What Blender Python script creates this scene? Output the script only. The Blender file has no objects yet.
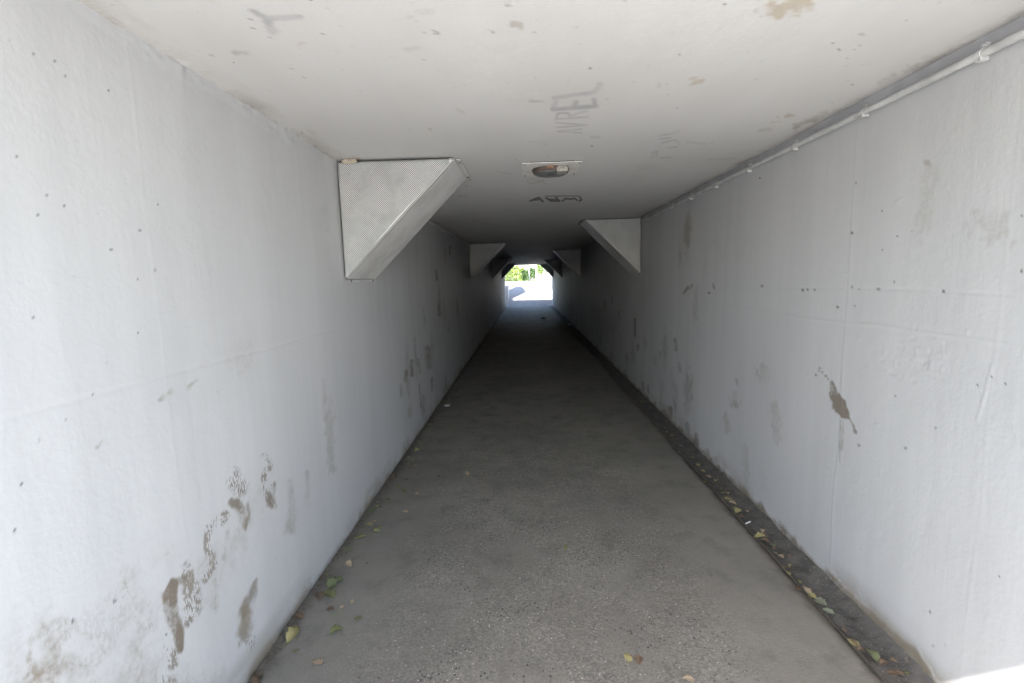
import bpy, bmesh, math, random
import numpy as np
from mathutils import Vector, Matrix
random.seed(7); rng = np.random.default_rng(7)
C = bpy.context.scene.collection
PI = math.pi
# ------------------------------------------------------------------ sizes of the place (metres)
XL, XR, ZC = -1.203, 1.598, 2.437          # inner faces of the left and right wall, ceiling
Y0, Y1 = -0.36, 29.0                       # near and far mouth of the underpass
XE, ZG = 1.420, -0.018                     # edge of the path slab, bottom of the gutter
EYE = np.array([0.0, 0.0, 1.65])
F, PITCH, YAW, ROLL = 483.7, -0.12864, -0.03051, -0.02614
W, H = 1024, 683
_fw = np.array([math.sin(YAW)*math.cos(PITCH), math.cos(YAW)*math.cos(PITCH), math.sin(PITCH)])
_r0 = np.cross(_fw, [0, 0, 1]); _r0 /= np.linalg.norm(_r0); _u0 = np.cross(_r0, _fw)
_r = _r0*math.cos(ROLL) + _u0*math.sin(ROLL); _u = -_r0*math.sin(ROLL) + _u0*math.cos(ROLL)

def project(P):
    """survey helper: points of the place -> where the photograph shows them"""
    D = P - EYE
    d = np.maximum(D @ _fw, 0.05)
    return W/2 + F*(D @ _r)/d, H/2 - F*(D @ _u)/d

def spot(px, py, ax, val):
    """survey helper: a photographed spot on a known wall / floor / ceiling plane -> its 3D place"""
    ray = _fw + _r*(px - W/2)/F - _u*(py - H/2)/F
    t = (val - EYE[ax])/ray[ax]
    return EYE + t*ray

# ------------------------------------------------------------------ object helpers
def tag(o, label=None, cat=None, group=None, kind=None):
    if label: o['label'] = label
    if cat: o['category'] = cat
    if group: o['group'] = group
    if kind: o['kind'] = kind
    return o

def link(name, me, mat=None, parent=None, loc=None):
    o = bpy.data.objects.new(name, me); C.objects.link(o)
    if mat: me.materials.append(mat)
    if parent: o.parent = parent
    if loc is not None: o.location = loc
    return o

def obj(name, bm, mat=None, parent=None, loc=None, smooth=False):
    me = bpy.data.meshes.new(name)
    bmesh.ops.recalc_face_normals(bm, faces=bm.faces)
    if smooth:
        for f in bm.faces: f.smooth = True
    bm.to_mesh(me); bm.free()
    return link(name, me, mat, parent, loc)

def empty(name, loc, label=None, cat=None, group=None):
    o = bpy.data.objects.new(name, None); C.objects.link(o); o.location = loc
    return tag(o, label, cat, group)

def copy_tree(o, parent=None):
    c = o.copy(); C.objects.link(c)
    if parent: c.parent = parent
    for ch in list(o.children): copy_tree(ch, c)
    return c

def bm_box(bm, x0, x1, y0, y1, z0, z1, bevel=0):
    m = Matrix.Translation(((x0+x1)/2, (y0+y1)/2, (z0+z1)/2)) @ Matrix.Diagonal((x1-x0, y1-y0, z1-z0, 1))
    r = bmesh.ops.create_cube(bm, size=1, matrix=m)
    if bevel:
        es = list({e for v in r['verts'] for e in v.link_edges})
        bmesh.ops.bevel(bm, geom=es, offset=bevel, segments=2, affect='EDGES', profile=.5)
    return bm

def bm_tube(bm, pts, rad, n=12, cap=True):
    pts = [Vector(p) for p in pts]; rings = []
    for i, p in enumerate(pts):
        a = pts[max(i-1, 0)]; b = pts[min(i+1, len(pts)-1)]
        d = (b-a).normalized()
        s = d.cross(Vector((0, 0, 1)));
        if s.length < 1e-3: s = d.cross(Vector((1, 0, 0)))
        s.normalize(); t = s.cross(d)
        rr = rad[i] if isinstance(rad, (list, tuple)) else rad
        rings.append([bm.verts.new(p + (s*math.cos(k*2*PI/n) + t*math.sin(k*2*PI/n))*rr) for k in range(n)])
    for a, b in zip(rings, rings[1:]):
        for k in range(n): bm.faces.new((a[k], a[(k+1) % n], b[(k+1) % n], b[k]))
    if cap: bm.faces.new(rings[0][::-1]); bm.faces.new(rings[-1])
    return bm

# ------------------------------------------------------------------ node helpers
class N:
    def __init__(s, name):
        s.m = bpy.data.materials.new(name); s.m.use_nodes = True
        s.t = s.m.node_tree; s.p = s.t.nodes['Principled BSDF']
        s.co = s.t.nodes.new('ShaderNodeTexCoord').outputs['Object']
    def set(s, node, key, v):
        i = node.inputs[key]
        if hasattr(v, 'is_output') or isinstance(v, bpy.types.NodeSocket): s.t.links.new(v, i)
        else: i.default_value = v
    def scale(s, v, vec=None):
        n = s.t.nodes.new('ShaderNodeVectorMath'); n.operation = 'MULTIPLY'
        s.set(n, 0, vec or s.co); n.inputs[1].default_value = v; return n.outputs[0]
    def noise(s, sc, detail=4, rough=.55, vec=None, dist=0):
        n = s.t.nodes.new('ShaderNodeTexNoise'); s.set(n, 'Vector', vec or s.co)
        n.inputs['Scale'].default_value = sc; n.inputs['Detail'].default_value = detail
        n.inputs['Roughness'].default_value = rough; n.inputs['Distortion'].default_value = dist
        return n.outputs['Fac']
    def vor(s, sc, vec=None, out='Distance', rnd=1):
        n = s.t.nodes.new('ShaderNodeTexVoronoi'); s.set(n, 'Vector', vec or s.co)
        n.inputs['Scale'].default_value = sc; n.inputs['Randomness'].default_value = rnd
        return (n.outputs['Distance'], n.outputs['Color']) if out == 'both' else n.outputs[out]
    def ramp(s, v, a, b, lo=0., hi=1., smooth=True):
        n = s.t.nodes.new('ShaderNodeMapRange'); n.clamp = True
        if smooth: n.interpolation_type = 'SMOOTHSTEP'
        s.set(n, 0, v); n.inputs[1].default_value = a; n.inputs[2].default_value = b
        n.inputs[3].default_value = lo; n.inputs[4].default_value = hi
        return n.outputs[0]
    def math(s, op, a, b=0., clamp=False):
        n = s.t.nodes.new('ShaderNodeMath'); n.operation = op; n.use_clamp = clamp
        s.set(n, 0, a); s.set(n, 1, b); return n.outputs[0]
    def mix(s, f, a, b, blend='MIX'):
        n = s.t.nodes.new('ShaderNodeMix'); n.data_type = 'RGBA'; n.blend_type = blend
        s.set(n, 0, f)
        for k, v in ((6, a), (7, b)):
            if isinstance(v, tuple): n.inputs[k].default_value = (*v, 1)
            else: s.set(n, k, v)
        return n.outputs[2]
    def attr(s, name):
        n = s.t.nodes.new('ShaderNodeAttribute'); n.attribute_name = name; return n.outputs['Fac']
    def xyz(s, vec=None):
        n = s.t.nodes.new('ShaderNodeSeparateXYZ'); s.set(n, 0, vec or s.co); return n.outputs
    def bump(s, h, strength, dist, prev=None):
        n = s.t.nodes.new('ShaderNodeBump'); n.inputs['Strength'].default_value = strength
        n.inputs['Distance'].default_value = dist; s.set(n, 'Height', h)
        if prev: s.set(n, 'Normal', prev)
        return n.outputs[0]
    def done(s, col, rough=.7, normal=None, metal=0., spec=None):
        if isinstance(col, tuple): s.p.inputs['Base Color'].default_value = (*col, 1)
        else: s.set(s.p, 'Base Color', col)
        s.set(s.p, 'Roughness', rough); s.p.inputs['Metallic'].default_value = metal
        if spec is not None: s.p.inputs['Specular IOR Level'].default_value = spec
        if normal: s.set(s.p, 'Normal', normal)
        return s.m

def plain(name, col, rough=.6, var=.25, sc=8, metal=0.):
    n = N(name); f = n.noise(sc, 5)
    dark = tuple(c*(1-var) for c in col)
    return n.done(n.mix(n.ramp(f, .35, .68), col, dark), rough, n.bump(n.noise(sc*8, 3), .15, .004), metal)

MUD, INK_SHADE, TAN = (.165, .138, .105), (.30, .29, .31), (.43, .375, .30)

def wall_paint(name, hi, lo, kind):
    """old white masonry paint on board-marked concrete; dirt and painted shade come from mesh attributes"""
    n = N(name)
    mid, cloud, tone = n.attr('mottle'), n.attr('cloud'), n.attr('tone')
    fine = n.noise(60, 3, .65)
    col = n.mix(tone, hi, lo)
    # paint flaked off in tiny scabs
    scab = n.math('MULTIPLY', n.ramp(n.noise(34, 2, .5), .70, .75), n.ramp(cloud, .48, .66))
    col = n.mix(n.math('MULTIPLY', scab, .35), col, (.36, .34, .30))
    # air holes of the concrete
    d, c = n.vor(9 if kind == 'wall' else 7, out='both')
    sep = n.t.nodes.new('ShaderNodeSeparateColor'); n.set(sep, 0, c)
    pit = n.ramp(n.math('SUBTRACT', n.ramp(sep.outputs[0], .70, 1, 0, .058), d), 0, .016)
    col = n.mix(n.math('MULTIPLY', pit, .75), col, (.12, .11, .10))
    d2, c2 = n.vor(31, out='both')
    sep2 = n.t.nodes.new('ShaderNodeSeparateColor'); n.set(sep2, 0, c2)
    pit2 = n.math('MULTIPLY', n.ramp(n.math('SUBTRACT', n.ramp(sep2.outputs[1], .82, 1, 0, .085), d2), 0, .03), n.ramp(tone, .35, .65))
    col = n.mix(n.math('MULTIPLY', pit2, .6), col, (.20, .19, .18))
    dirt = n.math('MULTIPLY', n.attr('dirt'), n.ramp(n.math('ADD', n.math('MULTIPLY', fine, .6), n.math('MULTIPLY', mid, .5)),   .36, .62, .45, 1.0))
    col = n.mix(dirt, col, MUD)
    speck = n.ramp(n.math('ADD', n.noise(135, 2, .5, n.scale((1, 1, .5))), n.math('MULTIPLY', mid, .50)), .70, .84)
    col = n.mix(n.math('MULTIPLY', n.math('MULTIPLY', n.attr('speckle'), speck), .78), col, MUD)
    smear = n.math('MULTIPLY', n.attr('smear'), n.ramp(n.math('ADD', n.math('MULTIPLY', fine, .5), n.math('MULTIPLY', cloud, .75)), .46, .78, .10, 1))
    col = n.mix(smear, col, (.215, .182, .135))
    col = n.mix(n.math('MULTIPLY', n.attr('ink_shade'), n.ramp(mid, .30, .62, .55, 1)), col, INK_SHADE)
    col = n.mix(n.attr('black'), col, (.035, .033, .03))
    col = n.mix(n.math('MULTIPLY', n.attr('peel'), n.ramp(n.math('ADD', n.math('MULTIPLY', mid, .7), n.math('MULTIPLY', fine, .3)), .36, .58)), col, TAN)
    hgt = n.math('ADD', n.math('MULTIPLY', fine, .28), n.math('MULTIPLY', n.noise(1, 2, .55, n.scale((30, 30, 4) if kind == 'wall' else (30, 9, 30))), .24))
    nb = n.bump(hgt, .6, .004)
    return n.done(col, .6, nb, spec=.35)

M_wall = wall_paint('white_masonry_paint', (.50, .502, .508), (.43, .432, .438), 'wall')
M_ceil = wall_paint('white_ceiling_paint', (.585, .578, .562), (.515, .506, .49), 'ceiling')

# ------------------------------------------------------------------ dense sheets with painted wear
def lattice(a, b, seed, cell):
    """smooth value noise on two coordinate arrays"""
    g = np.random.default_rng(seed).random((257, 257))
    u, v = a/cell[0] + 500.3, b/cell[1] + 500.7
    i, j = np.floor(u).astype(int), np.floor(v).astype(int)
    fu, fv = u-i, v-j
    fu, fv = fu*fu*(3-2*fu), fv*fv*(3-2*fv)
    i0, i1, j0, j1 = i % 257, (i+1) % 257, j % 257, (j+1) % 257
    return (g[i0, j0]*(1-fu)*(1-fv) + g[i1, j0]*fu*(1-fv) + g[i0, j1]*(1-fu)*fv + g[i1, j1]*fu*fv) - .5

def steps(*segs):
    out = []
    for a, b, s in segs: out += list(np.linspace(a, b, max(2, int(round((b-a)/s))+1))[:-1])
    return np.array(out + [segs[-1][1]])

def streaks(s, seed, n, y0, y1):
    g = np.random.default_rng(seed)
    for _ in range(n):
        y = y0 + (y1-y0)*g.random()**1.2; z = g.choice([g.uniform(.1, .9), g.uniform(.1, 2.2)]); wy = g.uniform(.02, .09)*(1+y/14); wz = g.uniform(.04, .22)
        d = np.hypot((s.a-y)/wy, (s.b-z)/wz) + s.n*.5
        k = np.clip(1.4-d, 0, 1)*g.uniform(.15, .65)
        lay = 'dirt' if g.random() < .5 else 'smear'
        s.L[lay] = np.maximum(s.L[lay], k.astype(np.float32))

class Sheet:
    """a finely divided wall / ceiling / floor face whose vertices carry the wear and the lumps"""
    LAYERS = ('dirt', 'speckle', 'smear', 'ink_shade', 'black', 'peel', 'mottle', 'cloud', 'tone')
    def __init__(s, ax, val, A, B):
        s.ax, s.val, s.A, s.B = ax, val, A, B
        a, b = np.meshgrid(A, B, indexing='ij'); s.a, s.b = a.ravel(), b.ravel()
        P = np.zeros((len(s.a), 3)); P[:, 1] = s.a
        P[:, ax] = val; P[:, 2 if ax == 0 else 0] = s.b
        s.P = P; s.X, s.Y = project(P)
        s.X = np.where(P[:, 1] < .25, -9999, s.X)
        s.L = {k: np.zeros(len(s.a), np.float32) for k in s.LAYERS}
        s.h = np.zeros(len(s.a))
        o = lambda seed, c: lattice(s.a, s.b, seed, (c, c))
        s.L['mottle'] = (.5 + .62*(o(211, .06) + .5*o(212, .03))).astype(np.float32)
        s.L['cloud'] = (.5 + .5*(o(213, .33) + .6*o(214, .15) + .4*o(215, .07) + .25*o(216, .035))).astype(np.float32)
        st = lattice(s.a, s.b, 218, (.11, 1.3)) + .6*lattice(s.a, s.b, 219, (.04, .7)) if ax == 0 else lattice(s.a, s.b, 218, (1.6, .2)) + .4*lattice(s.a, s.b, 219, (.3, .06))
        s.L['tone'] = np.clip(.48 + .55*o(217, 1.1) + .35*o(220, .4) + .40*st, 0, 1).astype(np.float32)
        s.n = lattice(s.a, s.b, 201, (.045, .045))*1.5 + lattice(s.a, s.b, 202, (.016, .02))*1.1
    def dist(s, pts, aspect=1.0):
        best = np.full(len(s.a), 1e9)
        if len(pts) == 1: pts = [pts[0], pts[0]]
        for (x0, y0), (x1, y1) in zip(pts, pts[1:]):
            dx, dy = (x1-x0), (y1-y0)*aspect; L = dx*dx + dy*dy + 1e-9
            px, py = s.X-x0, (s.Y-y0)*aspect
            t = np.clip((px*dx + py*dy)/L, 0, 1)
            best = np.minimum(best, np.hypot(px-t*dx, py-t*dy))
        return best
    def paint(s, layer, pts, r, amt, soft=.5, aspect=1.0):
        d = s.dist(pts, aspect) + s.n*r*((.42 if layer == 'dirt' else .9) if r > 1.1 and layer in ('dirt', 'smear', 'peel', 'speckle') else .15); k = np.clip((r*(1+soft*.5) - d)/(r*soft + 1e-6), 0, 1); k = k*k*(3-2*k)
        s.L[layer] = np.maximum(s.L[layer], (k*amt).astype(np.float32))
    def blob(s, layer, pts, amt, soft=.45, rough=.45):
        """a smear of changing width: (x, y, radius) along its spine"""
        best = np.full(len(s.a), -1e9)
        for (x0, y0, r0), (x1, y1, r1) in zip(pts, pts[1:] if len(pts) > 1 else pts):
            dx, dy = x1-x0, y1-y0; t = np.clip(((s.X-x0)*dx + (s.Y-y0)*dy)/(dx*dx+dy*dy+1e-9), 0, 1)
            r = (r0+(r1-r0)*t)*1.3
            best = np.maximum(best, 1 - np.hypot(s.X-x0-t*dx, s.Y-y0-t*dy)/r + s.n*rough)
        k = np.clip(best/soft, 0, 1); k = k*k*(3-2*k)
        s.L[layer] = np.maximum(s.L[layer], (k*amt).astype(np.float32))
    def ridge(s, pts, r, amt):
        d = s.dist(pts); s.h += amt*np.exp(-(d/r)**2)*(.45 + 1.1*np.clip(lattice(s.a, s.b, 91, (.06, .06))+.5, 0, 1))
    def build(s, name, mat, box, sign, parent=None):
        na, nb = len(s.A), len(s.B)
        P = s.P.copy(); P[:, s.ax] += s.h*sign
        idx = np.arange(na*nb).reshape(na, nb)
        q = np.stack([idx[:-1, :-1], idx[1:, :-1], idx[1:, 1:], idx[:-1, 1:]], -1).reshape(-1, 4)
        # body behind the face
        x0, x1, y0, y1, z0, z1 = box
        c = np.array([[x, y, z] for x in (x0, x1) for y in (y0, y1) for z in (z0, z1)], float)
        fs = np.array([[0, 1, 3, 2], [4, 6, 7, 5], [0, 4, 5, 1], [2, 3, 7, 6], [0, 2, 6, 4], [1, 5, 7, 3]])
        cen = c[fs].mean(1)[:, s.ax]
        front = int(np.argmin(np.abs(cen - s.val) + (np.ptp(c[fs][:, :, s.ax], axis=1) > 1e-6)*10))
        fs = np.delete(fs, front, 0)
        nv = len(P); V = np.vstack([P, c]); Q = np.vstack([q, fs + nv])
        me = bpy.data.meshes.new(name)
        me.vertices.add(len(V)); me.vertices.foreach_set('co', V.astype(np.float32).ravel())
        me.loops.add(Q.size); me.loops.foreach_set('vertex_index', Q.astype(np.int32).ravel())
        me.polygons.add(len(Q)); me.polygons.foreach_set('loop_start', np.arange(0, Q.size, 4, dtype=np.int32))
        sm = np.ones(len(Q), bool); sm[len(q):] = False
        me.update(calc_edges=True)
        me.polygons.foreach_set('use_smooth', sm)
        for k, v in s.L.items():
            if s.ax == 2 and s.val < 1: break
            if v.max() <= 0: continue
            at = me.attributes.new(k, 'FLOAT', 'POINT'); at.data.foreach_set('value', np.concatenate([v, np.zeros(8, np.float32)]))
        me.validate(); me.update()
        return link(name, me, mat, parent)

def lumps(s, seed, amp):
    return amp*(lattice(s.a, s.b, seed, (.55, .7))*2.6 + lattice(s.a, s.b, seed+1, (.16, .2))*.9
                + lattice(s.a, s.b, seed+2, (.055, .07))*.38 + lattice(s.a, s.b, seed+3, (.02, .024))*.16)

Ywall = steps((Y0, .85, .1), (.85, 2.2, .0062), (2.2, 4.6, .0085), (4.6, 8.5, .022), (8.5, 14, .06), (14, Y1, .15))
Zwall = np.linspace(-.06, ZC, 380)

# ---- left wall
S = Sheet(0, XL, Ywall, Zwall); S.h = lumps(S, 11, .0016)
p = S.paint
B = S.blob
B('dirt', [(174.2, 583, 4.6), (169.5, 596, 6.6), (170.5, 609, 7.2), (175, 621, 6.2), (178.5, 634, 5.2), (180.6, 651, 2.4)], .95, .35, .22)
B('dirt', [(176, 583, 3.2), (185, 577, 2.4)], .6)
B('speckle', [(187, 566, 5), (188, 575, 6.5), (193, 590, 10), (192, 610, 8.5), (188, 623, 4)], 1, .5, .3)
B('speckle', [(167, 632, 4), (170, 645, 7), (173, 663, 6)], 1, .5, .3); p('speckle', [(166, 680), (175, 680)], 3, .9)
B('speckle', [(209, 527, 3), (207, 547, 3.6), (214, 562, 6), (205, 580, 4)], 1, .5, .3); B('dirt', [(214, 556, 3), (212, 568, 5)], .6, .8, .4)
B('speckle', [(219, 522, 5.5), (226, 517, 5)], 1, .5, .3)
B('smear', [(227.6, 532, 4), (224, 558, 5)], .7, .9); B('smear', [(213.4, 572, 5), (215, 606, 6)], .6, .9)
B('speckle', [(233, 474, 7), (239, 486, 9.5)], 1, .45, .25)
B('dirt', [(232, 502, 4.2), (237, 504, 5.4), (241, 509, 4.6)], .85, .6, .3); B('smear', [(238, 506, 7), (244, 517, 5.5), (244.6, 529, 2)], .95, .6, .3)
B('dirt', [(247.5, 503, 1.4), (249, 514, 1.6), (245, 527, 1.4)], .6, .6, .3)
B('speckle', [(264, 458, 5), (267, 466, 5)], 1, .4, .3); p('speckle', [(264, 474), (268, 500)], 2.4, 1); p('dirt', [(274.5, 483), (274.5, 492), (272, 503)], 1.3, .7)
B('dirt', [(271.5, 495, 2.6), (271, 503, 3.6)], .65, .6, .3); B('speckle', [(270, 488, 4), (271, 504, 5)], .9, .5, .3)
B('dirt', [(257, 579, 1.2), (253.5, 589, 5.2), (247.5, 603, 6.6), (243, 614, 4)], .75, .9, .35); B('smear', [(248, 612, 8), (244, 634, 7)], .85, .7, .3); p('speckle', [(249, 643)], 7, .7)
B('smear', [(290, 482, 5), (292, 531, 6)], .5, 1); B('smear', [(307, 472, 2.5), (308, 505, 4)], .4, 1)
B('smear', [(160, 552, 18), (178, 556, 14)], .62, 1.3); B('smear', [(135, 585, 18), (150, 600, 26), (140, 618, 28), (118, 612, 18)], .80, 1.2)
B('smear', [(165, 640, 26), (205, 575, 24), (262, 490, 18)], .38, 1.5)
B('smear', [(20, 683, 60), (120, 670, 50), (200, 690, 30)], .55, 1.4)
B('smear', [(60, 650, 36), (80, 668, 46), (40, 683, 36)], .95, 1.1); B('smear', [(110, 640, 34), (150, 660, 26)], .6, 1.4); B('smear', [(30, 640, 4), (28, 672, 5)], .8, .8)
B('dirt', [(60, 655, 14), (72, 676, 20)], .34, 1.2, .8); B('speckle', [(62, 650, 40), (130, 610, 40)], .32, 1.5, .6)
p('smear', [(73, 621), (80, 632), (92, 637), (106, 636)], 2.6, .95); B('smear', [(241, 350, 16), (243, 362, 16)], .5, 1.3)
p('ink_shade', [(137, 378), (165, 375), (185, 372)], 3, .10, 1.4); p('ink_shade', [(185, 376), (195, 450), (200, 500)], 1.6, .14, 1); p('ink_shade', [(160, 390), (175, 400)], 14, .07, 1.5)
p('dirt', [(428, 349), (429, 366)], 3, .6, 1); p('dirt', [(412, 361), (412, 375)], 2, .7); p('dirt', [(406, 371), (406, 381)], 1.8, .6); p('dirt', [(418, 360), (420, 372)], 1.4, .5)
p('dirt', [(439, 303), (439, 315)], 1.3, .7); p('dirt', [(436, 271), (437, 280)], 1.4, .7); p('dirt', [(450, 246), (450, 254)], 1, .7); p('dirt', [(432, 378), (432, 390)], 1.2, .6)
p('dirt', [(401, 385), (401, 396)], 1.4, .4); p('dirt', [(324, 380), (325, 420)], 2, .15, 1); p('smear', [(330, 400), (331, 470)], 4, .35, 1)
for x, y, r in ((15, 531, 2.2), (40, 440, 2), (22, 484, 1.6), (107, 362, 1.4), (111, 363, 1.2), (93, 395, 1.8), (115, 601, 2.8), (73, 621, 2.6), (65, 419, 1.4),
                (11, 40, 1.6), (17, 156, 1.6), (47, 195, 1.6), (64, 206, 1.8), (38, 214, 1.6), (111, 249, 1.8), (155, 270, 2), (137, 279, 1.4), (140, 230, 1.6),
                (97, 214, 1.4), (34, 317, 1.6), (42, 326, 1.4), (138, 333, 1.5), (56, 61, 1.5), (66, 75, 1.8), (34, 55, 1.8), (109, 91, 1.3), (158, 204, 1.4), (13, 175, 1.3)):
    p('black', [(x, y)], max(.9, r*.75)*(.75+.35*rng.random()), .6+.3*rng.random(), .8)
for x0, y0, x1, y1 in ((160, 400, 172, 392), (188, 388, 197, 380), (202, 366, 207, 362), (97, 447, 103, 441)): p('smear', [(x0, y0), (x1, y1)], 2, .6)
zf = S.b
S.L['smear'] = np.maximum(S.L['smear'], (np.clip(1-zf/.16, 0, 1)*1.0*np.clip(lattice(S.a, S.b, 5, (.22, .05))*1.2+.85, 0, 1)).astype(np.float32))
S.L['dirt'] = np.maximum(S.L['dirt'], (np.clip(1-zf/(.022+.03*np.clip(lattice(S.a, S.b, 6, (.09, .5))+.3, 0, 1)), 0, 1)*.8).astype(np.float32))
S.h += -.0009*np.exp(-((S.b-1.36+.01*lattice(S.a, S.b, 8, (.4, 5)))/.006)**2)      # day joint of the pour
for y in (1.55, 3.02, 6.3, 9.4): S.h += .0004*np.exp(-((S.a-y+.02*lattice(S.a, S.b, 9, (5, .3)))/.006)**2)
S.h += .004*np.clip((S.b-ZC+.055+.05*lattice(S.a, S.b, 12, (.1, 3)))/.05, 0, 1)*(1+1.6*lattice(S.a, S.b, 13, (.03, .02)))
streaks(S, 301, 90, 4.6, 28)
wl = S.build('tunnel_wall', M_wall, (XL-.3, XL, Y0, Y1, -.06, ZC), +1)
tag(wl, 'left white painted concrete wall with brown shoe prints and mud smears', 'wall')

# ---- right wall
S = Sheet(0, XR, Ywall, np.linspace(-.07, ZC, 380)); S.h = lumps(S, 31, .0016)
p = S.paint
B = S.blob
B('dirt', [(831.6, 382, 1.4), (834, 393.7, 4), (839, 404.7, 6.2), (845, 413.5, 4.6), (848, 418, 1.4)], .9, .3, .2)
for x, y, r in ((820, 368.5, 1.4), (822, 372, 1.2), (816, 375, 1.2), (826, 376, 1.5), (819, 371, 1), (828, 379, 1.2)): p('dirt', [(x, y)], r, .8)
B('dirt', [(850, 419, .8), (853, 425, 1), (855.4, 432.5, 1.8)], .8, .4, .3); p('dirt', [(859, 445.4)], 1.5, .65)
p('dirt', [(841, 420), (839.5, 462)], .8, .55); p('dirt', [(843.5, 420), (842, 450)], .7, .4)
p('smear', [(989, 225)], 17, .38, 1.2); p('smear', [(927, 165), (922, 205), (918, 242)], 4.5, .32, 1.2); p('smear', [(935, 170), (928, 235)], 3, .25, 1); p('dirt', [(927, 163)], 3, .3, 1)
for pts in ([(704, 275), (706, 250), (713, 241), (720, 246), (720, 262)], [(722, 262), (727, 236), (735, 236), (738, 255), (730, 270)], [(742, 255), (748, 236), (755, 250)]): p('ink_shade', pts, 1.4, .09, 1.4)
p('smear', [(734, 396), (735, 404)], 4, .7, .8); p('smear', [(762, 369), (763, 377)], 5, .45, 1); p('smear', [(775, 405), (777, 440)], 4, .35, 1); p('smear', [(762, 475), (763, 490)], 4, .25, 1)
p('smear', [(745, 445), (746, 480)], 3, .3, 1); p('smear', [(725, 415), (727, 430)], 3, .35, 1)
for pts, r, a in (([(684, 293), (688, 287)], 1.6, .8), ([(690, 289), (692, 285)], 1.2, .6), ([(675, 340), (676, 349)], 1.8, .65), ([(635, 319), (635, 336)], 1, .8), ([(619, 311), (619, 317)], 1.4, .5),
                  ([(679, 363), (680, 371)], 1.6, .5), ([(643, 383), (643, 390)], 1.4, .6), ([(648, 386), (648, 392)], 1.2, .6), ([(670, 408), (671, 416)], 2.2, .75), ([(696, 435), (697, 444)], 2.2, .7),
                  ([(687, 424), (689, 438)], 2.2, .5), ([(638, 345), (638, 350)], 1.3, .6), ([(660, 352), (660, 357)], 1.2, .4), ([(605, 300), (605, 308)], 1.2, .4), ([(627, 355), (627, 360)], 1.2, .4),
                  ([(707, 450), (708, 456)], 1.8, .5), ([(715, 458), (716, 470)], 2, .4), ([(612, 296), (612, 302)], 1, .4), ([(713, 284), (714, 288)], 1.2, .6), ([(736, 380), (737, 384)], 1.4, .4)):
    p('dirt', pts, r, a, .8)
for x, y, r in ((762, 286, 1.6), (803, 290, 1.7), (808, 289.5, 1.4), (815, 290, 1.3), (852, 287, 1.6), (859, 289, 1.2), (878, 289, 1.8), (894, 282, 1.4), (943, 291.5, 2), (1022, 271, 2.2), (838, 307, 1.6),
                (855, 306, 1.4), (882, 211, 1.6), (897, 236, 1.4), (852, 233, 1.8), (856, 183, 1.3), (1022, 216, 2), (1005, 384, 1.6), (992, 377, 1.4), (977, 385, 1.5), (905, 448, 2.2), (895, 396, 1.4),
                (709, 293, 1.3), (882, 250, 1.2), (935, 428, 1.3), (760, 178, 1.2), (912, 232, 1.2), (930, 612, 1.6), (945, 645, 1.4), (1000, 577, 1.5), (933, 646, 1.5)):
    p('black', [(x, y)], max(.9, r*.75)*(.75+.35*rng.random()), .6+.3*rng.random(), .8)
def seam(px, py, amt=.0026, w=.006):
    y = spot(px, py, 0, XR)[1]
    S.h += amt*np.exp(-((S.a-y+.05*lattice(S.a, S.b, int(px), (9, .35))*.6)/w)**2)
    S.h += -.4*amt*np.exp(-((S.a-y-.012+.05*lattice(S.a, S.b, int(px), (9, .35))*.6)/w)**2)
seam(855, 180, .0012); seam(1012, 200, .0003, .005); seam(764, 190, .0006); seam(690, 250, .0006)
S.ridge([(705, 304), (760, 311), (802, 318), (843, 323), (875, 325), (920, 332), (961, 338), (1020, 347)], 1.0, .0015)
S.ridge([(690, 288), (760, 287), (853, 288), (943, 291), (1024, 296)], .9, -.0009)
S.ridge([(992, 365), (985, 395), (977, 420)], 1.0, .0014)
for _ in range(120):
    x, y = rng.normal(917, 20), rng.normal(362, 12); S.ridge([(x, y), (x+rng.normal(0, 4), y+rng.normal(0, 3))], 1.1, rng.normal(0, .0009))
for _ in range(60):
    x, y = rng.uniform(800, 1024), rng.uniform(90, 640); S.ridge([(x, y), (x+rng.normal(0, 1.5), y+rng.normal(0, 3))], 1.0, abs(rng.normal(0, .0011)))
rag = .045 + .055*np.clip(lattice(S.a, S.b, 41, (.12, 9))+.35, 0, 1) + .03*np.clip(lattice(S.a, S.b, 42, (.035, 9)), -.3, .5)
S.L['dirt'] = np.maximum(S.L['dirt'], (np.clip((rag-S.b)/.035, 0, 1)*.95).astype(np.float32))
S.L['smear'] = np.maximum(S.L['smear'], (np.clip((rag+.11-S.b)/.14, 0, 1)*.8*np.clip(lattice(S.a, S.b, 43, (.3, .1))*2+.5, 0, 1)).astype(np.float32))
S.h += .003*np.clip((rag-S.b)/.012, 0, 1)
S.L['ink_shade'] = np.maximum(S.L['ink_shade'], (np.clip((S.b-ZC+.066)/.012, 0, 1)*.55).astype(np.float32))  # shade above the conduit, put into the wall colour as a grey strip
streaks(S, 302, 90, 4.6, 28)
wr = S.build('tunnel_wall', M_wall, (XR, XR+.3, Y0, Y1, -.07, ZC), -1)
tag(wr, 'right white painted concrete wall with conduit along its top and gutter at its foot', 'wall')

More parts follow.
